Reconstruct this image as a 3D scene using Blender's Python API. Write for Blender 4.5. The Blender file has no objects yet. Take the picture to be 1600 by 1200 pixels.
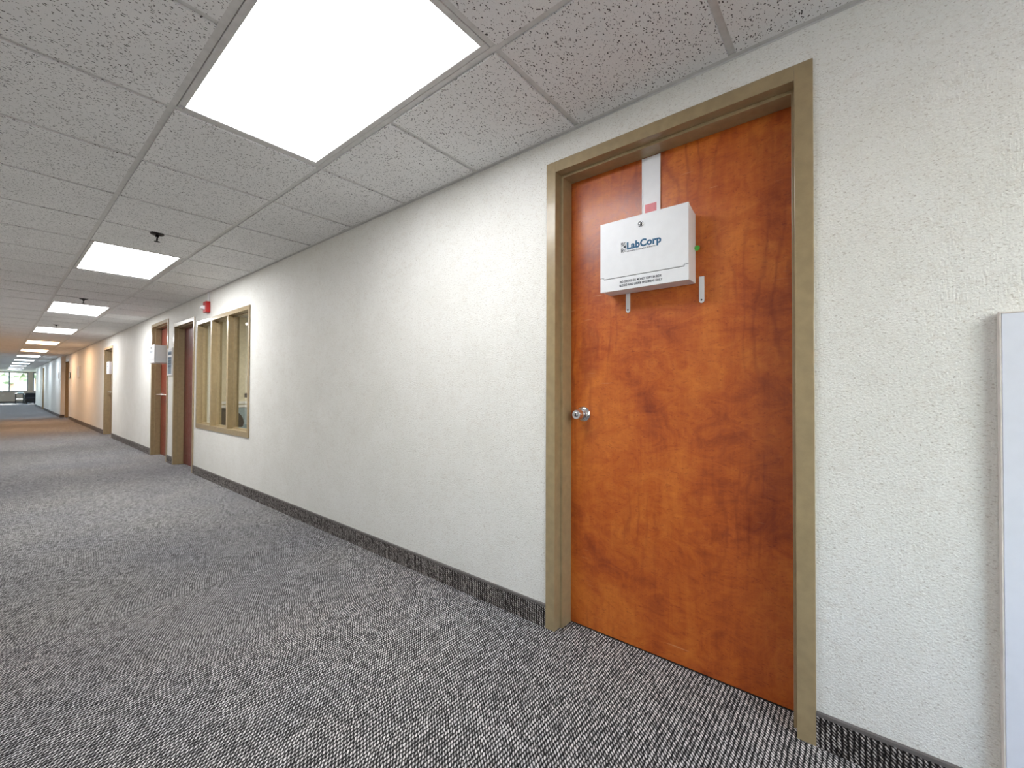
import bpy, bmesh, math, random
from mathutils import Matrix, Vector
random.seed(7)
sc = bpy.context.scene
COL = sc.collection

# ------------------------------------------------------------------ camera
F_PX, YAW, PITCH, ROLL = 662.267, 0.6876, 0.0126, 0.0037
EYE = 1.0789
ZC = 2.2196                     # grid face of the ceiling
YW = 1.600                      # corridor wall on the right
def cam_dir(a, b, c):
    a, b = a*math.cos(ROLL)-b*math.sin(ROLL), a*math.sin(ROLL)+b*math.cos(ROLL)
    d = (a, c*math.cos(PITCH)-b*math.sin(PITCH), c*math.sin(PITCH)+b*math.cos(PITCH))
    s, k = math.sin(YAW), math.cos(YAW)
    return Vector((k*d[0]-s*d[1], s*d[0]+k*d[1], d[2]))
cam_data = bpy.data.cameras.new('camera'); cam = bpy.data.objects.new('camera', cam_data); COL.objects.link(cam)
r_, u_, f_ = cam_dir(1, 0, 0), cam_dir(0, 1, 0), cam_dir(0, 0, 1)
M = Matrix((r_, u_, -f_)).transposed().to_4x4(); M.translation = Vector((0, 0, EYE))
cam.matrix_world = M
cam_data.sensor_width = 36; cam_data.lens = F_PX/1600*36; cam_data.clip_start = 0.02; cam_data.clip_end = 500
sc.camera = cam

# ------------------------------------------------------------------ light and exposure
sc.view_settings.view_transform = 'Standard'; sc.view_settings.look = 'None'
sc.view_settings.gamma = 1; sc.view_settings.use_curve_mapping = False
sc.view_settings.exposure = 1.36
LAMP = 7.2                      # radiance of the cool fluorescent lenses
WARM = 9.0
world = bpy.data.worlds.new('sky'); sc.world = world; world.use_nodes = True
wn = world.node_tree; wn.nodes.clear()
wo = wn.nodes.new('ShaderNodeOutputWorld'); wb = wn.nodes.new('ShaderNodeBackground'); sk = wn.nodes.new('ShaderNodeTexSky')
sk.sky_type = 'NISHITA'; sk.sun_disc = False; sk.sun_elevation = math.radians(38); sk.altitude = 0; sk.sun_rotation = math.radians(80); sk.dust_density = 2.5
wb.inputs['Strength'].default_value = 1.45
wn.links.new(sk.outputs[0], wb.inputs[0]); wn.links.new(wb.outputs[0], wo.inputs[0])
sun_d = bpy.data.lights.new('sun', 'SUN'); sun_d.energy = 14; sun_d.angle = 0.02; sun_d.color = (1, .96, .9)
sun = bpy.data.objects.new('sun', sun_d); COL.objects.link(sun)
sun.rotation_euler = Vector((-1, 0.10, 0.42)).to_track_quat('Z', 'Y').to_euler(); sun.location = (-60, -10, 30)
sc.cycles.max_bounces = 12; sc.cycles.diffuse_bounces = 7; sc.cycles.use_denoising = True
sc.cycles.sample_clamp_indirect = 6

# ------------------------------------------------------------------ material helpers
class NT:
    def __init__(s, name):
        s.m = bpy.data.materials.new(name); s.m.use_nodes = True; s.t = s.m.node_tree; s.t.nodes.clear()
        s.out = s.t.nodes.new('ShaderNodeOutputMaterial')
    def n(s, typ, **k):
        nd = s.t.nodes.new('ShaderNode'+typ)
        for a, v in k.items(): setattr(nd, a, v)
        return nd
    def set(s, sock, v):
        if isinstance(v, bpy.types.NodeSocket): s.t.links.new(v, sock)
        elif v is not None:
            if hasattr(sock, 'default_value') and sock.type == 'RGBA' and len(v) == 3: v = (*v, 1)
            sock.default_value = v
    def math(s, op, a, b=None, c=None, clamp=False):
        nd = s.n('Math', operation=op); nd.use_clamp = clamp
        for i, v in enumerate((a, b, c)):
            if v is not None: s.set(nd.inputs[i], v)
        return nd.outputs[0]
    def coord(s): return s.n('TexCoord').outputs['Object']
    def sep(s, v):
        nd = s.n('SeparateXYZ'); s.set(nd.inputs[0], v); return nd.outputs
    def comb(s, x, y, z=0.0):
        nd = s.n('CombineXYZ')
        for i, v in enumerate((x, y, z)): s.set(nd.inputs[i], v)
        return nd.outputs[0]
    def mapping(s, v, scale, loc=(0, 0, 0), rot=(0, 0, 0)):
        nd = s.n('Mapping'); s.set(nd.inputs[0], v); nd.inputs['Scale'].default_value = scale
        nd.inputs['Location'].default_value = loc; nd.inputs['Rotation'].default_value = rot
        return nd.outputs[0]
    def noise(s, v, scale, detail=2, rough=.5, dist=0, col=False):
        nd = s.n('TexNoise'); s.set(nd.inputs['Vector'], v); nd.inputs['Scale'].default_value = scale
        nd.inputs['Detail'].default_value = detail; nd.inputs['Roughness'].default_value = rough; nd.inputs['Distortion'].default_value = dist
        return nd.outputs[1 if col else 0]
    def voro(s, v, scale, feat='F1', rnd=1):
        nd = s.n('TexVoronoi', feature=feat); s.set(nd.inputs['Vector'], v); nd.inputs['Scale'].default_value = scale
        nd.inputs['Randomness'].default_value = rnd
        return nd.outputs
    def white(s, v):
        nd = s.n('TexWhiteNoise'); s.set(nd.inputs[0], v); return nd.outputs[0]
    def ramp(s, f, stops):
        nd = s.n('ValToRGB'); s.set(nd.inputs[0], f); e = nd.color_ramp.elements
        while len(e) < len(stops): e.new(.5)
        for el, (p, c) in zip(e, stops):
            el.position = p; el.color = (*c, 1) if not isinstance(c, (int, float)) else (c, c, c, 1)
        return nd.outputs[0]
    def mix(s, f, a, b, typ='MIX'):
        nd = s.n('Mix', data_type='RGBA', blend_type=typ); s.set(nd.inputs[0], f); s.set(nd.inputs[6], a); s.set(nd.inputs[7], b)
        return nd.outputs[2]
    def bump(s, h, dist, strength=1):
        nd = s.n('Bump'); s.set(nd.inputs['Height'], h); nd.inputs['Distance'].default_value = dist; nd.inputs['Strength'].default_value = strength
        return nd.outputs[0]
    def bsdf(s, color, rough=.5, metal=0, normal=None, coat=0, spec=None, coatr=.1, trans=0, alpha=None, sheen=0):
        b = s.n('BsdfPrincipled'); s.set(b.inputs['Base Color'], color); s.set(b.inputs['Roughness'], rough); s.set(b.inputs['Metallic'], metal)
        if normal is not None: s.set(b.inputs['Normal'], normal)
        b.inputs['Coat Weight'].default_value = coat; b.inputs['Coat Roughness'].default_value = coatr
        if spec is not None: b.inputs['Specular IOR Level'].default_value = spec
        b.inputs['Transmission Weight'].default_value = trans
        if alpha is not None: s.set(b.inputs['Alpha'], alpha)
        s.t.links.new(b.outputs[0], s.out.inputs[0]); return s.m

def simple(name, col, rough=.5, metal=0, vary=.04, bump=0, **k):
    m = NT(name); c = m.coord(); n = m.noise(c, 30, 3)
    dark = tuple(max(0, v*(1-vary*2)) for v in col); light = tuple(min(1, v*(1+vary)) for v in col)
    colr = m.ramp(n, [(.35, dark), (.65, light)])
    nb = m.bump(m.noise(c, 250, 2), bump) if bump else None
    return m.bsdf(colr, rough, metal, nb, **k)

def mat_wallpaper():
    m = NT('wallpaper'); c = m.coord()
    w = m.mapping(c, (1, 1, 1.6), rot=(0, .5, 0))
    base = m.ramp(m.noise(c, 4.5, 5, .6), [(.3, (.775, .765, .72)), (.7, (.83, .82, .785))])
    mott = m.noise(w, 26, 5, .7, 1.2)
    base = m.mix(m.ramp(mott, [(.52, 0), (.68, .5)]), base, (.68, .64, .58))
    fl = m.noise(m.mapping(c, (1, 1, 1.9), rot=(0, .7, 0)), 120, 3, .6, .5)
    base = m.mix(m.ramp(fl, [(.57, 0), (.68, .7)]), base, (.40, .35, .30))
    wh = m.noise(w, 150, 2, .5, .4, )
    base = m.mix(m.ramp(wh, [(.60, 0), (.70, .8)]), base, (.88, .86, .82))
    h = m.math('ADD', m.noise(c, 170, 3), m.math('MULTIPLY', m.noise(m.mapping(c, (1, 1, .12)), 300, 1), .5))
    return m.bsdf(base, m.ramp(mott, [(.3, .52), (.7, .66)]), 0, m.bump(h, .003, 1.0), spec=.4)

def loops(m, a, b, p=.0132, q=.0112):
    """carpet loops: rows every p along a, loops every q along b"""
    wob = m.math('MULTIPLY', m.math('SUBTRACT', m.noise(m.comb(a, b), 60, 2), .5), .011)
    ra = m.math('DIVIDE', m.math('ADD', a, wob), p)
    row = m.math('FLOOR', ra); fa = m.math('SUBTRACT', m.math('FRACT', ra), .5)
    ph = m.math('MULTIPLY', m.white(m.comb(row, 3.0)), .9)
    rb = m.math('ADD', m.math('ADD', m.math('DIVIDE', b, q), ph), m.math('MULTIPLY', fa, 1.1))
    cell = m.math('FLOOR', rb); fb = m.math('SUBTRACT', m.math('FRACT', rb), .5)
    ea = m.math('SUBTRACT', 1, m.math('POWER', m.math('ABSOLUTE', m.math('MULTIPLY', fa, 2)), 1.4))
    eb = m.math('SUBTRACT', 1, m.math('MULTIPLY', m.math('POWER', m.math('ABSOLUTE', m.math('MULTIPLY', fb, 2)), 1.25), 1.0))
    h = m.math('MULTIPLY', ea, eb, clamp=True)
    rnd = m.white(m.comb(row, cell))
    fuzz = m.noise(m.comb(a, b), 900, 2)
    h2 = m.math('MULTIPLY', h, m.math('ADD', m.math('MULTIPLY', rnd, .75), .62))
    h2 = m.math('ADD', h2, m.math('MULTIPLY', m.math('SUBTRACT', fuzz, .5), .22), clamp=True)
    return h2, h

def mat_carpet():
    m = NT('carpet'); c = m.coord(); x, y, z = m.sep(c)
    h, hh = loops(m, x, y)
    lum = m.ramp(h, [(.10, (.020, .019, .020)), (.36, (.25, .242, .24)), (.74, (.90, .88, .87))])
    soil = m.ramp(m.noise(c, .8, 4, .6), [(.3, (.80, .81, .86)), (.7, (1, .985, .96))])
    col = m.mix(1, lum, soil, 'MULTIPLY')
    tuft = m.ramp(m.noise(m.comb(x, y), 46, 3, .65), [(.34, .74), (.66, 1.0)])
    col = m.mix(1, col, tuft, 'MULTIPLY')
    return m.bsdf(col, 1.0, 0, m.bump(hh, .0012, .35), spec=0)
def mat_base():
    m = NT('carpet_base'); c = m.coord(); x, y, z = m.sep(c)
    h, hh = loops(m, m.math('ADD', x, y), z, .0132, .0102)
    col = m.ramp(h, [(.14, (.012, .010, .010)), (.42, (.12, .10, .095)), (.78, (.62, .57, .54))])
    return m.bsdf(col, .95, 0, m.bump(hh, .004, .8), spec=.1)

def mat_tile():
    m = NT('acoustic_tile'); c = m.coord()
    w = m.mapping(c, (1, .62, 1), rot=(0, 0, .5))
    dw = m.n('VectorMath', operation='ADD'); m.set(dw.inputs[0], w)
    ns = m.n('VectorMath', operation='SCALE'); m.set(ns.inputs[0], m.noise(c, 90, 2, col=True)); ns.inputs['Scale'].default_value = .012
    m.set(dw.inputs[1], ns.outputs[0]); w = dw.outputs[0]
    v = m.voro(w, 165)
    pick = m.math('GREATER_THAN', m.white(m.mapping(v['Position'], (1, 1, 0))), .34)
    pit = m.math('MULTIPLY', m.math('LESS_THAN', v['Distance'], m.math('ADD', .14, m.math('MULTIPLY', m.white(m.mapping(v['Position'], (1, 1, 0), (3, 1, 0))), .26))), pick)
    fine = m.math('GREATER_THAN', m.noise(c, 420, 2, .6), .60)
    base = m.ramp(m.noise(c, 3, 4), [(.3, (.76, .755, .75)), (.7, (.82, .815, .81))])
    col = m.mix(m.math('MULTIPLY', fine, .16), base, (.28, .27, .26))
    col = m.mix(m.math('MULTIPLY', pit, .9), col, (.035, .03, .028))
    return m.bsdf(col, .95, 0, m.bump(m.math('SUBTRACT', 1, pit), .004, .6), spec=.15)

def mat_wood(name, lo, mid, hi, seed=0, rough=.3, marks=True):
    m = NT(name); c = m.mapping(m.coord(), (1, 1, 1), (seed*3.7, 0, seed*1.9))
    cloud = m.noise(m.mapping(c, (1.6, 1, .9)), 2.1, 6, .6, 1.0)
    blot = m.noise(m.mapping(c, (1.1, 1, 1.8), rot=(0, .3, 0)), 7, 5, .72, 1.6)
    grain = m.noise(m.mapping(c, (26, 1, 1.2)), 4, 4, .6, .3)
    f = m.math('ADD', m.math('MULTIPLY', cloud, .62), m.math('MULTIPLY', blot, .38))
    f = m.math('ADD', f, m.math('MULTIPLY', m.math('SUBTRACT', grain, .5), .10))
    col = m.ramp(f, [(.30, lo), (.47, mid), (.66, hi)])
    w = m.n('TexWave', wave_type='BANDS', bands_direction='X'); m.set(w.inputs['Vector'], m.mapping(c, (1, 1, .3)))
    w.inputs['Scale'].default_value = 5; w.inputs['Distortion'].default_value = 16; w.inputs['Detail'].default_value = 4; w.inputs['Detail Scale'].default_value = 1.1
    cath = m.math('MULTIPLY', m.math('POWER', w.outputs[1], 5), m.ramp(m.noise(c, 1.7, 2), [(.45, 0), (.6, 1)]))
    col = m.mix(m.math('MULTIPLY', cath, .42), col, lo)
    speck = m.noise(m.mapping(c, (1, 1, 2.4)), 55, 3, .7, 1)
    col = m.mix(m.ramp(speck, [(.56, 0), (.72, .6)]), col, lo)
    if marks:
        sc1 = m.noise(m.mapping(c, (3, 1, 60), rot=(0, .25, 0)), 2.2, 1, .4)
        sel = m.ramp(m.noise(c, 6, 1), [(.63, 0), (.70, 1)])
        s = m.math('MULTIPLY', m.ramp(sc1, [(.68, 0), (.72, .55)]), sel)
        col = m.mix(s, col, (.62, .30, .14))
    return m.bsdf(col, m.ramp(blot, [(.3, rough), (.7, rough+.16)]), 0, m.bump(m.math('ADD', grain, speck), .0007, .5), spec=.5, coat=.22, coatr=.22)

MW = mat_wallpaper(); MCARP = mat_carpet(); MBASE = mat_base(); MTILE = mat_tile()
MGRID = simple('grid_paint', (.60, .59, .575), .4)
MFRAME = simple('frame_paint', (.34, .255, .14), .30, vary=.05, bump=.0003, coat=.25)
MDOOR = mat_wood('door_veneer', (.19, .020, .004), (.45, .092, .010), (.64, .185, .024), 0)
MDOOR2 = mat_wood('maroon_veneer', (.10, .018, .016), (.17, .034, .030), (.23, .05, .04), 2, .32, False)
MDOOR3 = mat_wood('red_veneer', (.11, .016, .008), (.21, .038, .018), (.29, .062, .028), 4, .34, False)
MCHROME = simple('satin_chrome', (.72, .72, .74), .2, 1, vary=.02)
MDARK = simple('black_plastic', (.012, .012, .013), .5)
MWHITE = simple('white_enamel', (.80, .81, .84), .35, vary=.01, spec=.5)
MWHITE2 = simple('white_plastic', (.82, .82, .83), .4, vary=.02)
MTEAL = simple('logo_teal', (.004, .10, .22), .5, vary=.02)
MINK = simple('logo_ink', (.012, .02, .035), .5)
MPINK = simple('pink_paper', (.80, .30, .33), .7)
MGREEN = simple('green_plastic', (.08, .42, .05), .35)
MRED = simple('alarm_red', (.42, .012, .012), .35)
MLENS = simple('strobe_lens', (.85, .86, .9), .15)
MCAP = simple('base_cap', (.135, .12, .115), .6)
MBOARD = simple('white_laminate', (.72, .74, .82), .5, vary=.01)
MEDGE = simple('board_edge', (.70, .64, .60), .5)
MCREAM = simple('cream_paint', (.78, .72, .56), .7)
MBLUE = simple('blue_grey_paint', (.30, .40, .45), .7)
MBRNZ = simple('black_bronze', (.03, .025, .025), .4, .6)
MSIGN = simple('sign_blue_grey', (.15, .24, .31), .4)
MSIGN2 = simple('sign_navy', (.05, .09, .14), .4)
MSILL = simple('sill_tan', (.50, .42, .36), .7)
MALU = simple('grey_aluminium', (.22, .24, .28), .4, .3)
MGRASS = simple('grass', (.22, .26, .16), .95, vary=.2)
MLEAF = simple('leaf_green', (.20, .26, .19), .9, vary=.3)
MPAVE = simple('bounce_paving', (.50, .49, .47), .9)
MBARK = simple('bark', (.16, .11, .08), .9)
MSTUC = simple('pale_stucco', (.70, .66, .62), .8)
MROOF = simple('far_roof', (.35, .36, .38), .8)
MFAB = simple('dark_fabric', (.02, .022, .028), .9, bump=.0006)
MPAPER = simple('papers', (.62, .74, .78), .7)

def mat_glass():
    m = NT('window_glass'); c = m.coord()
    a = m.n('BsdfTransparent'); a.inputs[0].default_value = (.95, .975, .965, 1)
    g = m.n('BsdfGlossy'); g.inputs['Roughness'].default_value = .02; g.inputs[0].default_value = (1, 1, 1, 1)
    fr = m.n('Fresnel'); fr.inputs[0].default_value = 1.45
    mx = m.n('MixShader'); geo = m.n('NewGeometry'); m.t.links.new(m.math('MULTIPLY', fr.outputs[0], m.math('SUBTRACT', 1, geo.outputs['Backfacing'])), mx.inputs[0]); m.t.links.new(a.outputs[0], mx.inputs[1]); m.t.links.new(g.outputs[0], mx.inputs[2])
    m.t.links.new(mx.outputs[0], m.out.inputs[0]); return m.m
MGLASS = mat_glass()
def mat_lamp(name, col, s):
    m = NT(name); c = m.coord()
    n = m.voro(m.mapping(c, (1, 1, 1)), 160, rnd=.0)
    k = m.ramp(n['Distance'], [(0, 1.0), (1, .93)])
    e = m.n('Emission'); m.set(e.inputs[0], m.mix(1, k, col, 'MULTIPLY')); e.inputs[1].default_value = s
    m.t.links.new(e.outputs[0], m.out.inputs[0]); m.m.cycles.emission_sampling = 'FRONT'; return m.m
MLAMP = mat_lamp('prismatic_lens', (.97, .985, 1), LAMP*1.35)
MLAMPN = mat_lamp('near_prismatic_lens', (.95, .97, 1), LAMP*.78)
MLAMPC = mat_lamp('cool_prismatic_lens', (.74, .87, 1), LAMP)
MLAMPW = mat_lamp('warm_prismatic_lens', (1, .62, .36), WARM)
MLAMPX = mat_lamp('office_lens', (1, .95, .84), 11)

# ------------------------------------------------------------------ mesh helpers
def tag(o, label, cat=None, group=None, kind=None):
    o['label'] = label
    if cat: o['category'] = cat
    if group: o['group'] = group
    if kind: o['kind'] = kind
    return o
def empty(name, loc=(0, 0, 0)):
    o = bpy.data.objects.new(name, None); o.location = loc; COL.objects.link(o); return o
def bm_new(): return bmesh.new()
def add_box(bm, x0, x1, y0, y1, z0, z1):
    v = [bm.verts.new(p) for p in ((x0,y0,z0),(x1,y0,z0),(x1,y1,z0),(x0,y1,z0),(x0,y0,z1),(x1,y0,z1),(x1,y1,z1),(x0,y1,z1))]
    for f in ((3,2,1,0),(4,5,6,7),(0,1,5,4),(1,2,6,5),(2,3,7,6),(3,0,4,7)): bm.faces.new([v[i] for i in f])
def add_prism(bm, pts, a0, a1, axis='y'):
    """polygon pts extruded along an axis; pts are the two other coordinates in xyz order"""
    def P(p, a): return {'y': (p[0], a, p[1]), 'x': (a, p[0], p[1]), 'z': (p[0], p[1], a)}[axis]
    A = [bm.verts.new(P(p, a0)) for p in pts]; B = [bm.verts.new(P(p, a1)) for p in pts]; n = len(pts)
    bm.faces.new(A); bm.faces.new(B[::-1])
    for i in range(n): bm.faces.new((A[i], B[i], B[(i+1) % n], A[(i+1) % n]))
    bmesh.ops.recalc_face_normals(bm, faces=bm.faces[-(n+2):] if False else list(bm.faces))
def add_lathe(bm, prof, org, axis='z', seg=32):
    """profile [(r, h)] revolved round an axis through org"""
    rings = []
    for r, h in prof:
        ring = []
        for i in range(seg):
            t = 2*math.pi*i/seg; a, b = r*math.cos(t), r*math.sin(t)
            p = {'z': (a, b, h), 'y': (a, h, b), 'x': (h, a, b)}[axis]
            ring.append(bm.verts.new((org[0]+p[0], org[1]+p[1], org[2]+p[2])))
        rings.append(ring)
    for A, B in zip(rings, rings[1:]):
        for i in range(seg): bm.faces.new((A[i], A[(i+1) % seg], B[(i+1) % seg], B[i]))
    bm.faces.new(rings[0]); bm.faces.new(rings[-1][::-1])
    bmesh.ops.recalc_face_normals(bm, faces=list(bm.faces))
def add_tube(bm, pts, r, seg=10):
    pts = [Vector(p) for p in pts]; rings = []
    for i, p in enumerate(pts):
        d = (pts[min(i+1, len(pts)-1)]-pts[max(i-1, 0)]).normalized()
        s = d.orthogonal().normalized() if abs(d.z) > .95 else d.cross(Vector((0, 0, 1))).normalized(); t = d.cross(s)
        rings.append([bm.verts.new(p+r*(math.cos(a)*s+math.sin(a)*t)) for a in [2*math.pi*k/seg for k in range(seg)]])
    for A, B in zip(rings, rings[1:]):
        for i in range(seg): bm.faces.new((A[i], A[(i+1) % seg], B[(i+1) % seg], B[i]))
    bm.faces.new(rings[0]); bm.faces.new(rings[-1][::-1])
    bmesh.ops.recalc_face_normals(bm, faces=list(bm.faces))
def obj(name, bm, mat, parent=None, bevel=0, smooth=False, seg=2):
    me = bpy.data.meshes.new(name); bm.to_mesh(me); bm.free(); me.materials.append(mat)
    o = bpy.data.objects.new(name, me); COL.objects.link(o)
    if parent is not None:
        o.parent = parent
        if parent.type == 'EMPTY' or parent.parent: pass
        w = Vector((0, 0, 0)); q = parent
        while q: w += q.location; q = q.parent
        me.transform(Matrix.Translation(-w))
    if smooth:
        for p in me.polygons: p.use_smooth = True
        try: me.set_sharp_from_angle(angle=math.radians(38))
        except Exception: pass
    if bevel:
        b = o.modifiers.new('bevel', 'BEVEL'); b.width = bevel; b.segments = seg; b.limit_method = 'ANGLE'
    return o
def box(name, b, mat, parent=None, bevel=0):
    bm = bm_new(); add_box(bm, *b); return obj(name, bm, mat, parent, bevel)
def struct(name, bm, mat, label, bevel=0):
    return tag(obj(name, bm, mat, None, bevel), label, name.split('_')[0], kind='structure')

def lettering(name, text, x0, x1, z, y, height, mat, parent, bold=.0, spacing=1.0, shear=0):
    """raised print facing -y, baseline at z, from x0 to x1"""
    cu = bpy.data.curves.new('print', 'FONT'); cu.body = text; cu.size = 1; cu.offset = bold; cu.extrude = .004; cu.space_character = spacing; cu.shear = shear
    t = bpy.data.objects.new('print', cu); COL.objects.link(t)
    bpy.context.view_layer.update()
    me = bpy.data.meshes.new_from_object(t.evaluated_get(bpy.context.evaluated_depsgraph_get()))
    bpy.data.objects.remove(t)
    xs = [v.co.x for v in me.vertices]
    sx = (x1-x0)/(max(xs)-min(xs)); sz = height/.73; mn = min(xs)
    w = Vector((0, 0, 0)); q = parent
    while q: w += q.location; q = q.parent
    for v in me.vertices:
        v.co = Vector((x0+(v.co.x-mn)*sx, y-v.co.z*.05, z+v.co.y*sz))-w
    me.materials.clear(); me.materials.append(mat)
    o = bpy.data.objects.new(name, me); COL.objects.link(o); o.parent = parent
    return o

# ================================================================== SETTING
XN = 5.0            # near end of corridor, behind the viewer's right
XJ = -22.30         # where the wall steps out
YJ = 1.486
XE = -37.4          # corridor opens into the lobby
XW = -46.0          # lobby window wall
YL = -0.95          # wall on the viewer's own side
# (x0, x1, top) outer frame sizes of doors in the right wall
D1 = (-1.106, -.108, 2.108); D2 = (-7.53, -6.54, 1.99); D3 = (-8.88, -7.83, 2.10); D4 = (-13.60, -12.50, 2.0); D5 = (-22.26, -21.05, 2.05)
D6 = (-31.6, -30.6, 2.10)
WIN = (-6.435, -4.683, .587, 1.912)

# floor
bm = bm_new(); add_box(bm, XW-.2, XN, -5, 6, -.12, 0)
struct('floor', bm, MCARP, 'grey ribbed loop pile carpet running down the whole corridor')

# right wall with openings
def wall_segments(bm, xa, xb, y0, y1, opens, z1=ZC+.06):
    x = xa
    for o in sorted(opens):
        add_box(bm, x, o[0], y0, y1, 0, z1)
        if len(o) == 3: add_box(bm, o[0], o[1], y0, y1, o[2], z1)
        else:
            add_box(bm, o[0], o[1], y0, y1, 0, o[2]); add_box(bm, o[0], o[1], y0, y1, o[3], z1)
        x = o[1]
    add_box(bm, x, xb, y0, y1, 0, z1)
ins = .012
def hole(d): return (d[0]+ins, d[1]-ins, d[2]-ins)
bm = bm_new()
wall_segments(bm, XJ, XN, YW, YW+.16, [hole(d) for d in (D1, D2, D3, D4, D5)]+[(WIN[0]+ins, WIN[1]-ins, WIN[2]+ins, WIN[3]-ins)])
struct('wall_right', bm, MW, 'cream flecked wallpaper wall with the doors and the interior window')
bm = bm_new(); wall_segments(bm, XE, XJ, YJ, YW+.16, [hole(D6)])
struct('wall_right_far', bm, MW, 'far stretch of wallpapered wall standing slightly proud before the lobby')
NW = (1.9, 4.4, .75, 2.10)          # daylight window in the near side wall, behind the viewer's right shoulder
bm = bm_new(); wall_segments(bm, XE, XN, YL-.14, YL, [NW])
struct('wall_left', bm, MW, 'wallpapered wall on the near side of the corridor')
bm = bm_new(); add_box(bm, XN, XN+.14, YL-.14, 6, 0, ZC+.06)
struct('wall_near', bm, MW, 'wallpapered wall closing the near end of the corridor')
# lobby side walls
bm = bm_new(); add_box(bm, XE, XE+.14, YW+.16, 4.6, 0, ZC+.06); add_box(bm, XW, XE, 4.6, 4.74, 0, ZC+.06)
struct('wall_lobby_right', bm, MW, 'wall of the lobby to the right of the far windows')
bm = bm_new(); add_box(bm, XE, XE+.14, -4.6, YL-.14, 0, ZC+.06); add_box(bm, XW, XE, -4.74, -4.6, 0, ZC+.06)
struct('wall_lobby_left', bm, MW, 'wall of the lobby to the left of the far windows')
bm = bm_new()
add_box(bm, XW-.16, XW, -4.6, 4.6, 0, .80); add_box(bm, XW-.16, XW, -4.6, 4.6, 2.16, ZC+.06)
for a, b in ((-4.6, -4.2), (-2.0, -1.8), (1.46, 1.70), (3.9, 4.6)): add_box(bm, XW-.16, XW, a, b, .80, 2.16)
struct('wall_end', bm, MSILL, 'tan painted wall below the far lobby windows')
# office behind the interior window
bm = bm_new(); add_box(bm, -7.78, -7.68, YW+.16, 5.6, 0, ZC+.06); add_box(bm, -7.68, -3.9, 5.6, 5.7, 0, ZC+.06); add_box(bm, -3.9, -3.8, YW+.16, 5.6, 0, ZC+.06)
struct('wall_office', bm, MCREAM, 'cream painted office wall seen through the interior window')
bm = bm_new(); add_box(bm, -7.68, -7.67, YW+.17, 5.59, .0, .775)
struct('wall_office_dado', bm, MBLUE, 'blue grey lower part of the office wall')
bm = bm_new(); add_box(bm, -7.68, -7.655, YW+.17, 5.59, .775, .812); add_box(bm, -7.68, -7.655, YW+.17, 5.59, .832, .872)
struct('trim_1', bm, MWHITE2, 'white double chair rail along the office wall', .003)

# baseboards
def base_run(name, label, spans, y, face=-1):
    bm = bm_new(); cap = bm_new()
    for a, b in spans:
        y0, y1 = (y-.010, y) if face < 0 else (y, y+.010)
        add_box(bm, a, b, y0, y1, 0, .094)
        c0, c1 = (y-.012, y) if face < 0 else (y, y+.012)
        add_box(cap, a, b, c0, c1, .094, .104)
    o = struct(name, bm, MBASE, label)
    obj('cap_strip', cap, MCAP, o); return o
base_run('baseboard_right', 'dark carpet strip baseboard with brown cap along the wallpapered wall',
         [(D1[1], .262), (1.185, XN), (D2[1], D1[0]), (D3[1], D2[0]), (D4[1], D3[0]), (D5[1], D4[0])], YW)
o = base_run('baseboard_right_far', 'dark baseboard of the far stretch of wall', [(D6[1], XJ+.012), (XE, D6[0])], YJ)
bm = bm_new(); add_box(bm, XJ, XJ+.012, YJ-.012, YW-.012, 0, .10); obj('return_piece', bm, MBASE, o)
base_run('baseboard_left', 'dark carpet strip baseboard on the near side wall', [(XE, XN)], YL, 1)
bm = bm_new(); add_box(bm, XW, XW+.015, -4.6, 4.6, 0, .11)
struct('baseboard_end', bm, MBASE, 'dark baseboard below the far windows')

# ceiling tiles, grid, wall angle
X0, TILE, M1, M2 = -.94, .6096, 1.0521, .4397
fix_cells = set()
NFIX = range(-1, 12)
for k in NFIX:
    i = 6*k
    fix_cells |= {i, i+1}          # cell i spans X0-TILE*(i+1) .. X0-TILE*i
ylines = [YL, M1-TILE*4+.0, M1-TILE*3, M1-TILE*2, M2, M1, YW]
ylines = [YL] + [y for y in (M1-TILE*4, M1-TILE*3, M1-TILE*2, M2, M1) if y > YL+.05] + [YW]
imin = -int((XN-X0)/TILE)-1; imax = int((X0-XW)/TILE)
bm = bm_new()
def quad(bm, x0, x1, y0, y1, z):
    v = [bm.verts.new(p) for p in ((x0, y0, z), (x0, y1, z), (x1, y1, z), (x1, y0, z))]; bm.faces.new(v)
zt = ZC+.012
for i in range(imin, imax+1):
    xa, xb = max(X0-TILE*(i+1), XW), min(X0-TILE*i, XN)
    if xb <= xa: continue
    for ya, yb in zip(ylines, ylines[1:]):
        if i in fix_cells and abs(ya-M2) < .02: continue
        dz = random.uniform(-.0008, .0012)
        add_box(bm, xa+.0126, xb-.0126, ya+(.023 if ya == YL else .0126), yb-(.023 if yb == YW else .0126), ZC+dz, ZC+.014)
    if xa < XE:
        for ya, yb in ((-4.6, -3.6), (-3.6, -2.5), (-2.5, YL), (YW, 2.6), (2.6, 3.6), (3.6, 4.6)): add_box(bm, xa+.0126, xb-.0126, ya+.004, yb-.004, ZC, ZC+.014)
ceil = struct('ceiling', bm, MTILE, 'suspended ceiling of grey pitted acoustic tiles')
bm = bm_new()
add_box(bm, XW-.2, XN+.1, -4.8, 6, ZC+.30, ZC+.36)
struct('ceiling_deck', bm, MGRID, 'solid deck above the suspended ceiling')
bm = bm_new()
for y in ylines[1:-1]: add_box(bm, XW, XN, y-.012, y+.012, ZC+.006, zt)
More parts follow.
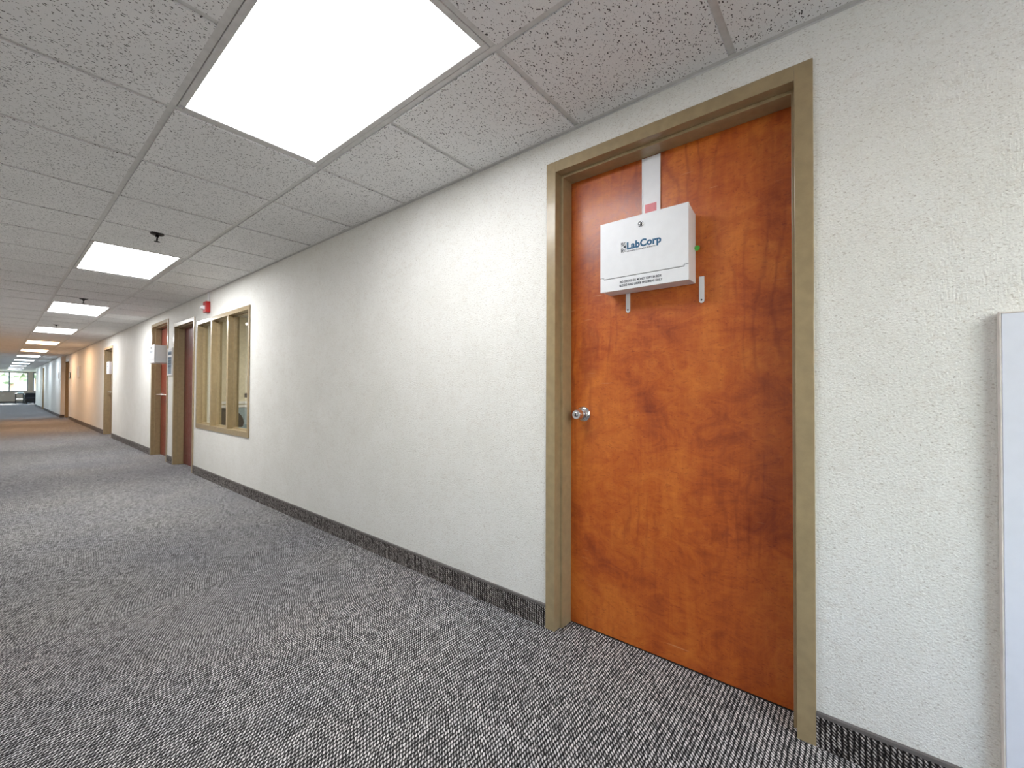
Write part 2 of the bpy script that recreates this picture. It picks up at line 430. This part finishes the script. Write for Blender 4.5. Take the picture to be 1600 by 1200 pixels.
for i in range(imin, imax+2):
    x = X0-TILE*i
    if not (XW < x < XN): continue
    ya, yb = (-4.6, 4.6) if x < XE else (YL, YW)
    mids = ylines[1:-1]; edges = [ya]+mids+[yb]
    for k, (a, b) in enumerate(zip(edges, edges[1:])):
        if (i-1) in fix_cells and i in fix_cells and abs(a-M2) < .02: continue
        add_box(bm, x-.012, x+.012, a+(.012 if k else 0), b-(.012 if k < len(edges)-2 else 0), ZC+.0065, zt)
obj('ceiling_grid', bm, MGRID, ceil, .0008)
bm = bm_new()
add_box(bm, XJ, XN, YW-.022, YW, ZC+.004, ZC+.006); add_box(bm, XJ, XN, YW-.002, YW, ZC-.002, ZC+.02)
add_box(bm, XE, XJ, YJ-.022, YJ, ZC+.004, ZC+.006); add_box(bm, XE, XN, YL, YL+.022, ZC+.004, ZC+.006)
obj('wall_angle', bm, MGRID, ceil)
bm = bm_new(); add_box(bm, -7.68, -3.9, YW+.16, 5.6, ZC+.0, ZC+.03)
struct('ceiling_office', bm, MTILE, 'office ceiling behind the interior window')

# ------------------------------------------------------------------ ceiling lights
ORD = {0: 'largest and nearest troffer light, running off the top of the photo', 1: 'second ceiling light from the near end, just beyond the first sprinkler',
       2: 'third ceiling light from the near end, beyond the second sprinkler', 3: 'fourth ceiling light, last cool white one before the warm pair',
       4: 'fifth ceiling light, nearer of the two warm pinkish ones', 5: 'sixth ceiling light, farther of the two warm pinkish ones',
       6: 'seventh ceiling light, first cool one beyond the warm pair', 7: 'eighth ceiling light from the near end',
       8: 'ninth ceiling light from the near end', 9: 'tenth ceiling light, above the mouth of the lobby',
       10: 'eleventh ceiling light, in the lobby', 11: 'twelfth ceiling light, last before the far window wall',
       -1: 'ceiling light behind the photographer above the white panel'}
def ceiling_light(k):
    x1 = X0-TILE*6*k; x0 = x1-2*TILE; cx, cy = (x0+x1)/2, (M1+M2)/2
    if x0 < XW: return
    t = empty('ceiling_light', (cx, cy, ZC)); tag(t, 'rectangular fluorescent troffer, '+ORD[k], 'ceiling light', 'fluorescent ceiling lights')
    hx, hy = TILE-.013, TILE/2-.013
    bm = bm_new(); w = .024; z0, z1 = ZC+.004, ZC+.014
    add_box(bm, cx-hx, cx+hx, cy-hy, cy-hy+w, z0, z1); add_box(bm, cx-hx, cx+hx, cy+hy-w, cy+hy, z0, z1)
    add_box(bm, cx-hx, cx-hx+w, cy-hy+w, cy+hy-w, z0, z1); add_box(bm, cx+hx-w, cx+hx, cy-hy+w, cy+hy-w, z0, z1)
    obj('frame', bm, MGRID, t, .002)
    bm = bm_new(); add_box(bm, cx-hx+w, cx+hx-w, cy-hy+w, cy+hy-w, ZC+.010, ZC+.014)
    lens = obj('diffuser', bm, MLAMPW if k in (4, 5) else (MLAMPC if k > 5 else MLAMPN if k == 0 else MLAMP), t)
    lens.data.materials.append(MWHITE2)
    for p in lens.data.polygons: p.material_index = 0 if p.normal.z < -.5 else 1      # only the room side of the lens glows
    bm = bm_new(); add_box(bm, cx-hx, cx+hx, cy-hy, cy+hy, ZC+.015, ZC+.10)
    obj('housing', bm, MGRID, t)
    for s in (-1, 1):
        bm = bm_new(); add_box(bm, cx+s*(hx-w*.8)-.01, cx+s*(hx-w*.8)+.01, cy-hy+.004, cy-hy+.018, z0-.002, z0+.001)
        obj('latch', bm, MCHROME, t)
for k in NFIX: ceiling_light(k)
t = empty('ceiling_light', (-5.8, 3.3, ZC)); tag(t, 'office ceiling light behind the interior window', 'ceiling light')
box('frame', (-6.41, -5.19, 3.0, 3.6, ZC-.01, ZC-.001), MGRID, t); lens = box('diffuser', (-6.37, -5.23, 3.04, 3.56, ZC-.013, ZC-.0105), MLAMPX, t); lens.data.materials.append(MWHITE2)
for p in lens.data.polygons: p.material_index = 0 if p.normal.z < -.5 else 1

# ------------------------------------------------------------------ doors
def frame_mesh(x0, x1, zt_, y, depth=.16):
    bm = bm_new(); fw = .049; sw = .0125; yf = y-.010; yb = y+.035; ys = y+.112
    def ring(a, b, zz, w, ya, yb_):
        add_box(bm, a, a+w, ya, yb_, 0, zz); add_box(bm, b-w, b, ya, yb_, 0, zz); add_box(bm, a+w, b-w, ya, yb_, zz-w, zz)
    ring(x0, x1, zt_, fw, yf, y+depth)
    ring(x0+fw, x1-fw, zt_-fw, sw, yb, ys-.002)
    return bm
def add_door(num, d, y, mat, label, style='knob', latch='L'):
    x0, x1, zt_ = d
    r = empty('door_%d' % num, ((x0+x1)/2, y, 0)); tag(r, label, 'door', kind='structure')
    obj('door_frame', frame_mesh(x0, x1, zt_, y), MFRAME, r, .0015)
    yd = y+.112
    bm = bm_new(); add_box(bm, x0+.049+.002, x1-.049-.002, yd, yd+.044, .003, zt_-.049-.002)
    leaf = obj('door_leaf', bm, mat, r, .002)
    return r, leaf, yd
d1, leaf1, YD = add_door(1, D1, YW, MDOOR, 'nearest door, orange brown wood veneer in a tan metal frame, white lockbox hanging on it')
# knob of the near door
kx, kz = -.980, .967
kn = empty('door_knob', (kx-d1.location.x, YD-d1.location.y, kz)); kn.parent = d1
bm = bm_new(); add_lathe(bm, [(.034, -.0005), (.034, -.004), (.030, -.009), (.022, -.012), (.014, -.013)], (kx, YD, kz), 'y', 40); obj('rose', bm, MCHROME, kn, smooth=True)
bm = bm_new(); add_lathe(bm, [(.013, -.010), (.013, -.026), (.018, -.030), (.0225, -.036), (.024, -.046), (.0225, -.058), (.0205, -.066), (.019, -.068)], (kx, YD, kz), 'y', 40); obj('knob', bm, MCHROME, kn, smooth=True)
bm = bm_new(); add_lathe(bm, [(.0105, -.066), (.0105, -.0705), (.009, -.0715)], (kx, YD, kz), 'y', 24); obj('lock_cylinder', bm, MCHROME, kn, smooth=True)
bm = bm_new(); add_box(bm, kx-.0016, kx+.0016, YD-.0722, YD-.0712, kz-.006, kz+.006); obj('keyhole', bm, MDARK, kn)
bm = bm_new(); add_box(bm, D1[0]+.06, D1[1]-.06, YD-.002, YD+.05, 0, .0022); obj('gap_shade', bm, MDARK, d1)  # black strip standing in for the shade in the gap under the leaf

d2, leaf2, _ = add_door(2, D2, YW, MDOOR2, 'dark maroon wooden door immediately left of the interior window')
d3, leaf3, YD3 = add_door(3, D3, YW, MDOOR3, 'red brown wooden door left of the small blue directory sign, white box hanging on it')
d4, leaf4, _ = add_door(4, D4, YW, MDOOR3, 'fourth door along the wall, standing where the cool light turns warm')
d5, leaf5, _ = add_door(5, D5, YW, MDOOR3, 'fifth door along the wall, just before the wall steps out')
d6, leaf6, _ = add_door(6, D6, YJ, MDOOR2, 'farthest door, a dark upright slit near the lobby')
def bar_handle(r, x0, x1, y, z):
    h = empty('bar_handle', (x0-r.location.x, y-r.location.y, z)); h.parent = r
    bm = bm_new(); add_tube(bm, [(x0, y-.075, z), (x1, y-.075, z)], .011); obj('bar', bm, MCHROME, h, smooth=True)
    for x in (x0+.04, x1-.05):
        bm = bm_new(); add_tube(bm, [(x, y, z), (x, y-.075, z)], .012); add_lathe(bm, [(.026, 0), (.026, -.008), (.014, -.012)], (x, y, z), 'y', 20); obj('post', bm, MCHROME, h, smooth=True)
bar_handle(d3, D3[0]+.10, D3[1]-.10, YD3, .975)
bar_handle(d4, D4[0]+.10, D4[1]-.10, YD3, .985)
for r, d in ((d2, D2), (d5, D5), (d6, D6)):
    y = r.location.y+.112; x = d[1]-.13
    bm = bm_new(); add_lathe(bm, [(.032, 0), (.032, -.006), (.012, -.010), (.012, -.03), (.026, -.04), (.026, -.06), (.02, -.066)], (x, y, .97), 'y', 24)
    obj('door_knob', bm, MCHROME, r, smooth=True)

# ------------------------------------------------------------------ interior window
wx0, wx1, wz0, wz1 = WIN
w1 = empty('window_1', ((wx0+wx1)/2, YW, wz0)); tag(w1, 'tan framed interior window of three tall lites beside the maroon door', 'window', kind='structure')
bm = bm_new(); fw = .042; yf, ybk = YW-.010, YW+.100
add_box(bm, wx0, wx0+fw, yf, ybk, wz0, wz1); add_box(bm, wx1-fw, wx1, yf, ybk, wz0, wz1)
add_box(bm, wx0+fw, wx1-fw, yf, ybk, wz1-fw, wz1); add_box(bm, wx0+fw, wx1-fw, yf, ybk, wz0, wz0+fw+.012)
mull = [(-5.885, -5.845), (-5.335, -5.290)]
lites = [(wx0+fw, mull[0][0]), (mull[0][1], mull[1][0]), (mull[1][1], wx1-fw)]
obj('window_frame', bm, MFRAME, w1, .0015)
for a, b in mull:
    bm = bm_new(); add_box(bm, a, b, yf+.001, ybk, wz0+fw+.012, wz1-fw); obj('mullion', bm, MFRAME, w1, .0015)
for a, b in lites:
    bm = bm_new(); s = .013; za, zb = wz0+fw+.012, wz1-fw; ya, yb = YW+.045, YW+.075
    add_box(bm, a, a+s, ya, yb, za, zb); add_box(bm, b-s, b, ya, yb, za, zb); add_box(bm, a+s, b-s, ya, yb, za, za+s); add_box(bm, a+s, b-s, ya, yb, zb-s, zb)
    obj('glazing_bead', bm, MFRAME, w1)
    bm = bm_new(); add_box(bm, a+.002, b-.002, YW+.0762, YW+.081, za+.002, zb-.002); obj('pane', bm, MGLASS, w1)

# ------------------------------------------------------------------ daylight window on the near side wall
w = empty('window_5', ((NW[0]+NW[1])/2, YL, NW[2])); tag(w, 'wide daylight window in the near side wall behind the photographer', 'window', kind='structure')
bm = bm_new(); e = .05; ya, yb = YL-.10, YL-.05
add_box(bm, NW[0], NW[0]+e, ya, yb, NW[2], NW[3]); add_box(bm, NW[1]-e, NW[1], ya, yb, NW[2], NW[3]); add_box(bm, NW[0]+e, NW[1]-e, ya, yb, NW[2], NW[2]+e); add_box(bm, NW[0]+e, NW[1]-e, ya, yb, NW[3]-e, NW[3])
add_box(bm, 3.12, 3.18, ya, yb, NW[2]+e, NW[3]-e); obj('window_frame', bm, MALU, w)
for a, b in ((NW[0]+e, 3.12), (3.18, NW[1]-e)):
    bm = bm_new(); add_box(bm, a, b, YL-.078, YL-.072, NW[2]+e, NW[3]-e); obj('pane', bm, MGLASS, w)
bm = bm_new(); add_box(bm, -8, 14, -14, YL-.15, -.14, -.08); struct('ground_bounce', bm, MPAVE, 'unseen paving outside the near daylight window, made pale to bounce light onto the ceiling')  # out of view, kept pale so daylight bounces up to the ceiling

# ------------------------------------------------------------------ lobby windows
for n, (a, b, lab) in enumerate(((-4.2, -2.0, 'left window of the far lobby wall'), (-1.8, 1.46, 'wide bright window at the far end of the corridor'), (1.70, 3.9, 'narrow strip of bright window right of the grey pier')), 2):
    w = empty('window_%d' % n, (XW, (a+b)/2, .80)); tag(w, lab, 'window', kind='structure')
    bm = bm_new(); e = .05; xa, xb = XW-.10, XW-.04
    add_box(bm, xa, xb, a, a+e, .80, 2.16); add_box(bm, xa, xb, b-e, b, .80, 2.16); add_box(bm, xa, xb, a+e, b-e, .80, .85); add_box(bm, xa, xb, a+e, b-e, 2.11, 2.16)
    if n == 3:
        for y in (-.62, .59): add_box(bm, xa, xb, y-.035, y+.035, .85, 2.11)
    obj('window_frame', bm, MALU, w)
    bm = bm_new(); add_box(bm, XW-.075, XW-.07, a+e, b-e, .85, 2.11); obj('pane', bm, MGLASS, w)
    bm = bm_new(); add_box(bm, XW, XW+.06, a-.03, b+.03, .785, .80); obj('window_sill', bm, MSILL, w)

# ------------------------------------------------------------------ lockbox on the near door
bx0, bx1, bz0, bz1 = -.8475, -.487, 1.487, 1.776
YF = 1.618
lb = empty('specimen_lockbox', ((bx0+bx1)/2, YD, bz0)); tag(lb, 'large white medical specimen lockbox with teal logo hanging on the nearest door', 'lockbox', None)
bm = bm_new(); add_prism(bm, [(YF+.012, bz0+.002), (YD-.004, bz0+.002), (YD-.004, bz1-.017), (YD-.03, bz1-.014), (YF+.022, bz1-.004), (YF+.012, bz1-.002)], bx0+.003, bx1-.0005, 'x')
obj('body', bm, MWHITE, lb, .0025)
sz = 1.540; nt = .0075; nw = .017
bm = bm_new(); add_prism(bm, [(bx0, sz+nt), (bx0+nw, sz+nt), (bx0+nw, sz+.001), (bx1-nw, sz+.001), (bx1-nw, sz+nt), (bx1, sz+nt), (bx1, bz1), (bx0, bz1)], YF, YF+.0118)
obj('lid', bm, MWHITE, lb, .0012)
bm = bm_new(); add_prism(bm, [(bx0, bz0), (bx1, bz0), (bx1, sz+nt-.0016), (bx1-nw+.0016, sz+nt-.0016), (bx1-nw+.0016, sz-.0012), (bx0+nw-.0016, sz-.0012), (bx0+nw-.0016, sz+nt-.0016), (bx0, sz+nt-.0016)], YF+.001, YF+.0118)
low = obj('lower_panel', bm, MWHITE, lb, .001)
lk = bm_new(); add_lathe(lk, [(.0115, 0), (.0115, -.003), (.0095, -.0045), (.0088, -.0035)], (-.670, YF, 1.738), 'y', 32); lko = obj('lock', lk, MCHROME, lb, smooth=True)
bm = bm_new(); add_lathe(bm, [(.0082, -.0034), (.0082, -.0042), (.008, -.0044)], (-.670, YF, 1.738), 'y', 24); obj('lock_ring', bm, MDARK, lko)
bm = bm_new(); add_lathe(bm, [(.0052, -.004), (.0052, -.0062), (.0045, -.0066)], (-.670, YF, 1.738), 'y', 24); obj('lock_plug', bm, MCHROME, lko, smooth=True)
bm = bm_new(); add_box(bm, -.6708, -.6692, YF-.0070, YF-.0065, 1.7355, 1.7405); obj('key_slot', bm, MDARK, lko)
bm = bm_new(); add_box(bm, bx0+nw, bx1-nw, YF+.0035, YF+.011, sz-.0014, sz+.0012); obj('seam_shade', bm, MDARK, lb)  # black strip set in the open seam, painting the shade of the gap
YT = YF-.0004
lettering('logo_lettering', 'LabCorp', -.7285, -.5885, 1.6485, YT, .0285, MTEAL, lb, bold=.042, spacing=1.05)
lettering('tagline', 'Laboratory Corporation of America', -.728, -.611, 1.6375, YT, .0058, MINK, lb, bold=.012)
YT2 = YF+.0006
lettering('warning_lettering', 'NO DRUGS OR MONEY KEPT IN BOX', -.7585, -.5875, 1.5155, YT2, .0090, MINK, lb, bold=.032, spacing=1.12)
lettering('warning_lettering', 'BLOOD AND URINE SPECIMENS ONLY', -.7605, -.5845, 1.5005, YT2, .0090, MINK, lb, bold=.032, spacing=1.12)
# helix symbol
bm = bm_new(); sx0, sx1, sz0_, sz1_ = -.7525, -.7325, 1.6375, 1.6795; H_ = sz1_-sz0_; W_ = sx1-sx0
def hp(u, v): return (sx0+u*W_, sz0_+v*H_)
def strip(p, q, wd):
    (ax, az), (cx_, cz) = hp(*p), hp(*q); dx, dz = cx_-ax, cz-az; L = math.hypot(dx, dz); nx, nz = -dz/L*wd, dx/L*wd
    add_prism(bm, [(ax-nx, az-nz), (cx_-nx, cz-nz), (cx_+nx, cz+nz), (ax+nx, az+nz)], YT-.0004, YT)
add_prism(bm, [hp(0, 1), hp(.45, 1), hp(0, .72)], YT-.0004, YT)
add_prism(bm, [hp(0, 0), hp(.5, .17), hp(0, .44)], YT-.0004, YT)
add_prism(bm, [hp(1, .72), hp(.42, .56), hp(1, .34)], YT-.0004, YT)
strip((.02, .60), (.92, .98), .0009); strip((.02, .50), (.98, .06), .0009); strip((.15, .66), (.98, .80), .0007); strip((.3, .40), (.98, .22), .0007)
strip((.1, .78), (.75, .98), .0006); strip((.35, .02), (.95, .14), .0006)
obj('logo_symbol', bm, MINK, lb)
# hanging strap, pink sticker, tabs, key tag
strap = box('strap', (-.701, -.624, YD-.0055, YD-.0008, 1.70, 2.0440), MWHITE, lb, .0015)
bm = bm_new(); add_box(bm, -.701, -.697, YD-.0075, YD-.0055, 1.70, 2.044); add_box(bm, -.628, -.624, YD-.0075, YD-.0055, 1.70, 2.044); obj('strap_rim', bm, MWHITE, strap)
box('sticker', (-.688, -.640, YD-.0068, YD-.0057, 1.775, 1.848), MPINK, strap)
for x, zt2, zb in ((-.764, 1.56, 1.408), (-.4665, 1.514, 1.412)):
    bm = bm_new(); r = .0095; pts = [(x+r, zt2), (x-r, zt2)]+[(x-r*math.cos(a), zb+r-r*math.sin(a)) for a in [math.pi*k/10 for k in range(11)]]
    add_prism(bm, pts, YD-.004, YD-.0006); tb = obj('bracket_tab', bm, MWHITE, lb, .0006)
    bm = bm_new(); add_lathe(bm, [(.0032, -.0038), (.0032, -.0062), (.002, -.007)], (x, YD, zb+r+.002), 'y', 16); obj('screw', bm, MDARK, tb, smooth=True)
bm = bm_new(); add_lathe(bm, [(.009, -.012), (.010, -.016), (.009, -.020)], (-.479, YD, 1.622), 'y', 20); add_box(bm, -.487, -.479, YD-.019, YD-.013, 1.619, 1.625)
obj('key_tag', bm, MGREEN, lb, smooth=True)
# lockboxes on the farther doors
def far_box(x0, x1, yf, yb, z0, z1, label, ztop):
    t = empty('specimen_lockbox', ((x0+x1)/2, yb, z0)); tag(t, label, 'lockbox')
    box('body', (x0+.002, x1, yf+.013, yb-.001, z0+.002, z1-.006), MWHITE, t, .003)
    box('lid', (x0, x1+.001, yf, yf+.012, z0+.06, z1), MWHITE, t, .0015)
    box('lower_panel', (x0, x1+.001, yf+.001, yf+.012, z0, z0+.057), MWHITE, t, .0015)
    cx_ = (x0+x1)/2
    bm = bm_new(); add_lathe(bm, [(.011, 0), (.011, -.005)], (cx_, yf, z1-.045), 'y', 16); obj('lock', bm, MDARK, t)
    lettering('logo_lettering', 'LabCorp', cx_-.07, cx_+.07, z0+.16, yf-.0004, .026, MTEAL, t, bold=.02)
    box('strap', (cx_-.02, cx_+.055, yb-.006, yb-.001, z1-.03, ztop), MWHITE, t)
far_box(-8.40, -8.00, 1.470, YD3, 1.452, 1.722, 'deep white lockbox jutting out of the red brown door beside the directory sign', 2.03)
far_box(-13.20, -12.84, 1.585, YD3, 1.39, 1.665, 'small white lockbox on the farther door where the light turns warm', 1.93)

# ------------------------------------------------------------------ signs
def wall_sign(x0, x1, z0, z1, y, label, rows=None, mf=None, name='wall_plaque', cat='sign', t_=.02):
    t = empty(name, ((x0+x1)/2, y, z0)); tag(t, label, cat)
    bm = bm_new(); e = .018
    add_box(bm, x0, x0+e, y-t_, y-.0005, z0, z1); add_box(bm, x1-e, x1, y-t_, y-.0005, z0, z1); add_box(bm, x0+e, x1-e, y-t_, y-.0005, z0, z0+e); add_box(bm, x0+e, x1-e, y-t_, y-.0005, z1-e, z1)
    obj('frame', bm, mf or MCHROME, t, .002)
    box('panel', (x0+e, x1-e, y-t_+.006, y-.001, z0+e, z1-e), MSIGN if rows else MWHITE2, t)
    if rows:
        for a, b, mt in rows:
            box('row_strip', (x0+e+.01, x1-e-.01, y-t_+.0035, y-t_+.0062, z0+(z1-z0)*a, z0+(z1-z0)*b), mt, t)
    return t
wall_sign(-7.80, -7.555, 1.262, 1.652, YW, 'narrow framed blue grey directory sign between the red brown and maroon doors',
          [(.88, .95, MWHITE2), (.76, .85, MSIGN2), (.68, .75, MWHITE2), (.60, .67, MSIGN2), (.50, .56, MSIGN2), (.42, .47, MSIGN2), (.31, .37, MSIGN2)], MWHITE2, 'directory_sign')
wall_sign(-18.55, -18.05, 1.38, 1.73, YW, 'pale framed plaque alone on the warmly lit stretch of wall', None, MWHITE2, t_=.03)
wall_sign(-20.95, -20.65, 1.40, 1.60, YW, 'small plaque beside the fifth door in the warm light', None, MBRNZ)
wall_sign(-23.3, -23.0, 1.42, 1.66, YJ, 'small pale plaque just beyond the step in the wall', None, MWHITE2)

# ------------------------------------------------------------------ fire alarm
t = empty('fire_alarm_strobe', (-5.98, YW, 1.975)); tag(t, 'red fire alarm strobe high above the interior window', 'fire alarm')
box('housing', (-6.04, -5.93, YW-.048, YW-.001, 1.975, 2.105), MRED, t, .006)
bm = bm_new(); add_prism(bm, [(YW-.048, 2.005), (YW-.048, 2.055), (YW-.085, 2.045), (YW-.092, 2.030), (YW-.085, 2.015)], -6.015, -5.955, 'x'); obj('strobe_lens', bm, MLENS, t, .003)
box('wiring_cover', (-6.00, -5.965, YW-.014, YW-.001, 2.106, ZC-.004), MWHITE2, t, .002)

# ------------------------------------------------------------------ sprinklers
SPL = ['nearest black sprinkler head, before the second ceiling light', 'middle black sprinkler head, before the third ceiling light', 'farthest black sprinkler head, before the fourth ceiling light']
def sprinkler(x, y, lab):
    t = empty('sprinkler_head', (x, y, ZC)); tag(t, lab, 'sprinkler', 'black sprinkler heads along the ceiling')
    bm = bm_new(); add_lathe(bm, [(.040, .006), (.042, .0), (.038, -.006), (.018, -.012)], (x, y, ZC), 'z', 32); obj('escutcheon', bm, MBRNZ, t, smooth=True)
    bm = bm_new(); add_lathe(bm, [(.012, -.010), (.012, -.022), (.009, -.024)], (x, y, ZC), 'z', 16)
    for s in (-1, 1): add_tube(bm, [(x+s*.009, y, ZC-.020), (x+s*.017, y, ZC-.030), (x+s*.015, y, ZC-.042), (x+s*.004, y, ZC-.052)], .003, 8)
    add_lathe(bm, [(.004, -.048), (.004, -.056)], (x, y, ZC), 'z', 12)
    obj('frame_arms', bm, MBRNZ, t, smooth=True)
    bm = bm_new(); add_lathe(bm, [(.017, -.055), (.018, -.0575), (.006, -.059)], (x, y, ZC), 'z', 24); obj('deflector', bm, MBRNZ, t, smooth=True)
for (x, y), lab in zip(((-4.02, .745), (-7.70, .70), (-11.25, .68)), SPL): sprinkler(x, y, lab)

# ------------------------------------------------------------------ white board at the right edge
t = empty('white_board', (.268, 1.599, 0)); tag(t, 'tall white laminate board against the wall at the right edge', 'board')
box('panel', (.2705, 1.18, 1.573, 1.599, .002, 1.270), MBOARD, t, .001)
box('edge_strip', (.2665, .2700, 1.5725, 1.5992, .002, 1.2735), MEDGE, t, .001)
box('top_edge', (.2705, 1.18, 1.573, 1.599, 1.2705, 1.2735), MEDGE, t)

# ------------------------------------------------------------------ office behind the window
def chair(x, y, lab, name='office_chair', back_dx=-.18, w=.5, top=.80, cat='chair'):
    t = empty(name, (x, y, 0)); tag(t, lab, cat)
    box('seat', (x-.24, x+.24, y-w/2, y+w/2, .40, .47), MFAB, t, .03)
    bm = bm_new(); pts = []
    for k in range(13):
        a = math.pi*k/12; pts.append((y+w/2*math.cos(a)*(.98), top-.22+.22*math.sin(a)))
    pts += [(y-w/2*.92, .50), (y+w/2*.92, .50)]
    add_prism(bm, pts, x+back_dx-.03, x+back_dx+.03, 'x'); obj('backrest', bm, MFAB, t, .015)
    for sx in (-1, 1):
        for sy in (-1, 1):
            bm = bm_new(); add_tube(bm, [(x+sx*.2, y+sy*w*.42, .40), (x+sx*.23, y+sy*w*.45, .0)], .014); obj('leg', bm, MDARK, t, smooth=True)
    for sy in (-1, 1):
        bm = bm_new(); add_tube(bm, [(x+back_dx, y+sy*.1, .42), (x+back_dx, y+sy*.1, .52)], .015); obj('back_post', bm, MDARK, t)
    return t
chair(-7.0, 2.10, 'dark chair with rounded back seen through the interior window', w=.56, top=.785)
t = empty('light_switch', (-7.68, 2.57, .97)); tag(t, 'small dark switch on the cream office wall', 'switch')
box('plate', (-7.679, -7.672, 2.55, 2.60, .93, 1.00), MBRNZ, t, .002); box('toggle', (-7.6715, -7.662, 2.57, 2.58, .955, .975), MDARK, t)

# ------------------------------------------------------------------ lobby furniture
t = empty('side_table', (-44.2, 1.02, 0)); tag(t, 'black open side table left of the dark armchair below the far window', 'table')
box('table_top', (-44.5, -43.9, .82, 1.24, .64, .68), MDARK, t); box('shelf', (-44.48, -43.92, .84, 1.22, .27, .30), MDARK, t)
for sx in (-44.48, -43.96):
    for sy in (.84, 1.18): box('leg', (sx, sx+.04, sy, sy+.04, 0, .64), MDARK, t)
t = empty('armchair', (-43.2, 1.5, 0)); tag(t, 'dark armchair at the far end of the corridor against the right side', 'armchair')
box('seat', (-43.5, -42.9, 1.27, 1.73, .30, .44), MFAB, t, .03); box('backrest', (-43.6, -43.48, 1.27, 1.73, .30, .72), MFAB, t, .03)
box('armrest', (-43.5, -42.88, 1.20, 1.265, .02, .60), MDARK, t, .01); box('armrest', (-43.5, -42.88, 1.735, 1.80, .02, .60), MDARK, t, .01)
box('base', (-43.46, -42.94, 1.28, 1.72, .10, .29), MDARK, t)
for x in (-43.45, -42.99):
    for y in (1.30, 1.66): box('leg', (x, x+.04, y, y+.04, 0, .10), MDARK, t)
t = empty('paper_stack', (-44.2, 1.08, .68)); tag(t, 'pale blue pile of papers on the black side table', 'papers')
box('sheets', (-44.42, -44.0, .92, 1.2, .681, .72), MPAPER, t); box('top_sheet', (-44.35, -44.02, .98, 1.2, .7205, .76), MPAPER, t)

# ------------------------------------------------------------------ outdoors
bm = bm_new(); add_box(bm, -160, XW-.17, -80, 80, -.5, -.3); struct('ground', bm, MGRASS, 'lawn outside the far windows')
def tree(x, y, h, r, lab, seed):
    rr = random.Random(seed)
    t = empty('tree', (x, y, -.3)); tag(t, lab, 'tree', 'trees outside the far window')
    bm = bm_new(); add_tube(bm, [(x, y, -.3), (x+.1, y, h*.4), (x, y+.1, h*.7)], .18); obj('trunk', bm, MBARK, t)
    bm = bm_new()
    for k in range(46):
        c = Vector((rr.gauss(0, r*.42), rr.gauss(0, r*.42), rr.gauss(0, r*.36)))
        g = bmesh.ops.create_icosphere(bm, subdivisions=2, radius=r*rr.uniform(.2, .36))['verts']
        for v in g: v.co = v.co*rr.uniform(.8, 1.2)+c+Vector((x, y, h*.72))
    obj('crown', bm, MLEAF, t)
tree(-78, 1.2, 4.6, 2.0, 'broad pale green tree in the middle of the far window', 1)
tree(-84, 3.4, 5.2, 2.2, 'green tree right of the broad one outside the far window', 2)
tree(-90, -.6, 5.0, 2.2, 'green tree left of the window mullion at the far end', 3)
tree(-95, 6.5, 5.0, 2.4, 'green tree behind the right strip of far window', 4)
t = empty('far_building', (-72, -2, -.3)); tag(t, 'low pale building outside the left part of the far window', 'building')
box('wall', (-76, -70, -6, .45, -.3, 1.75), MSTUC, t); box('roof', (-76.3, -69.7, -6.3, .7, 1.75, 2.0), MROOF, t)
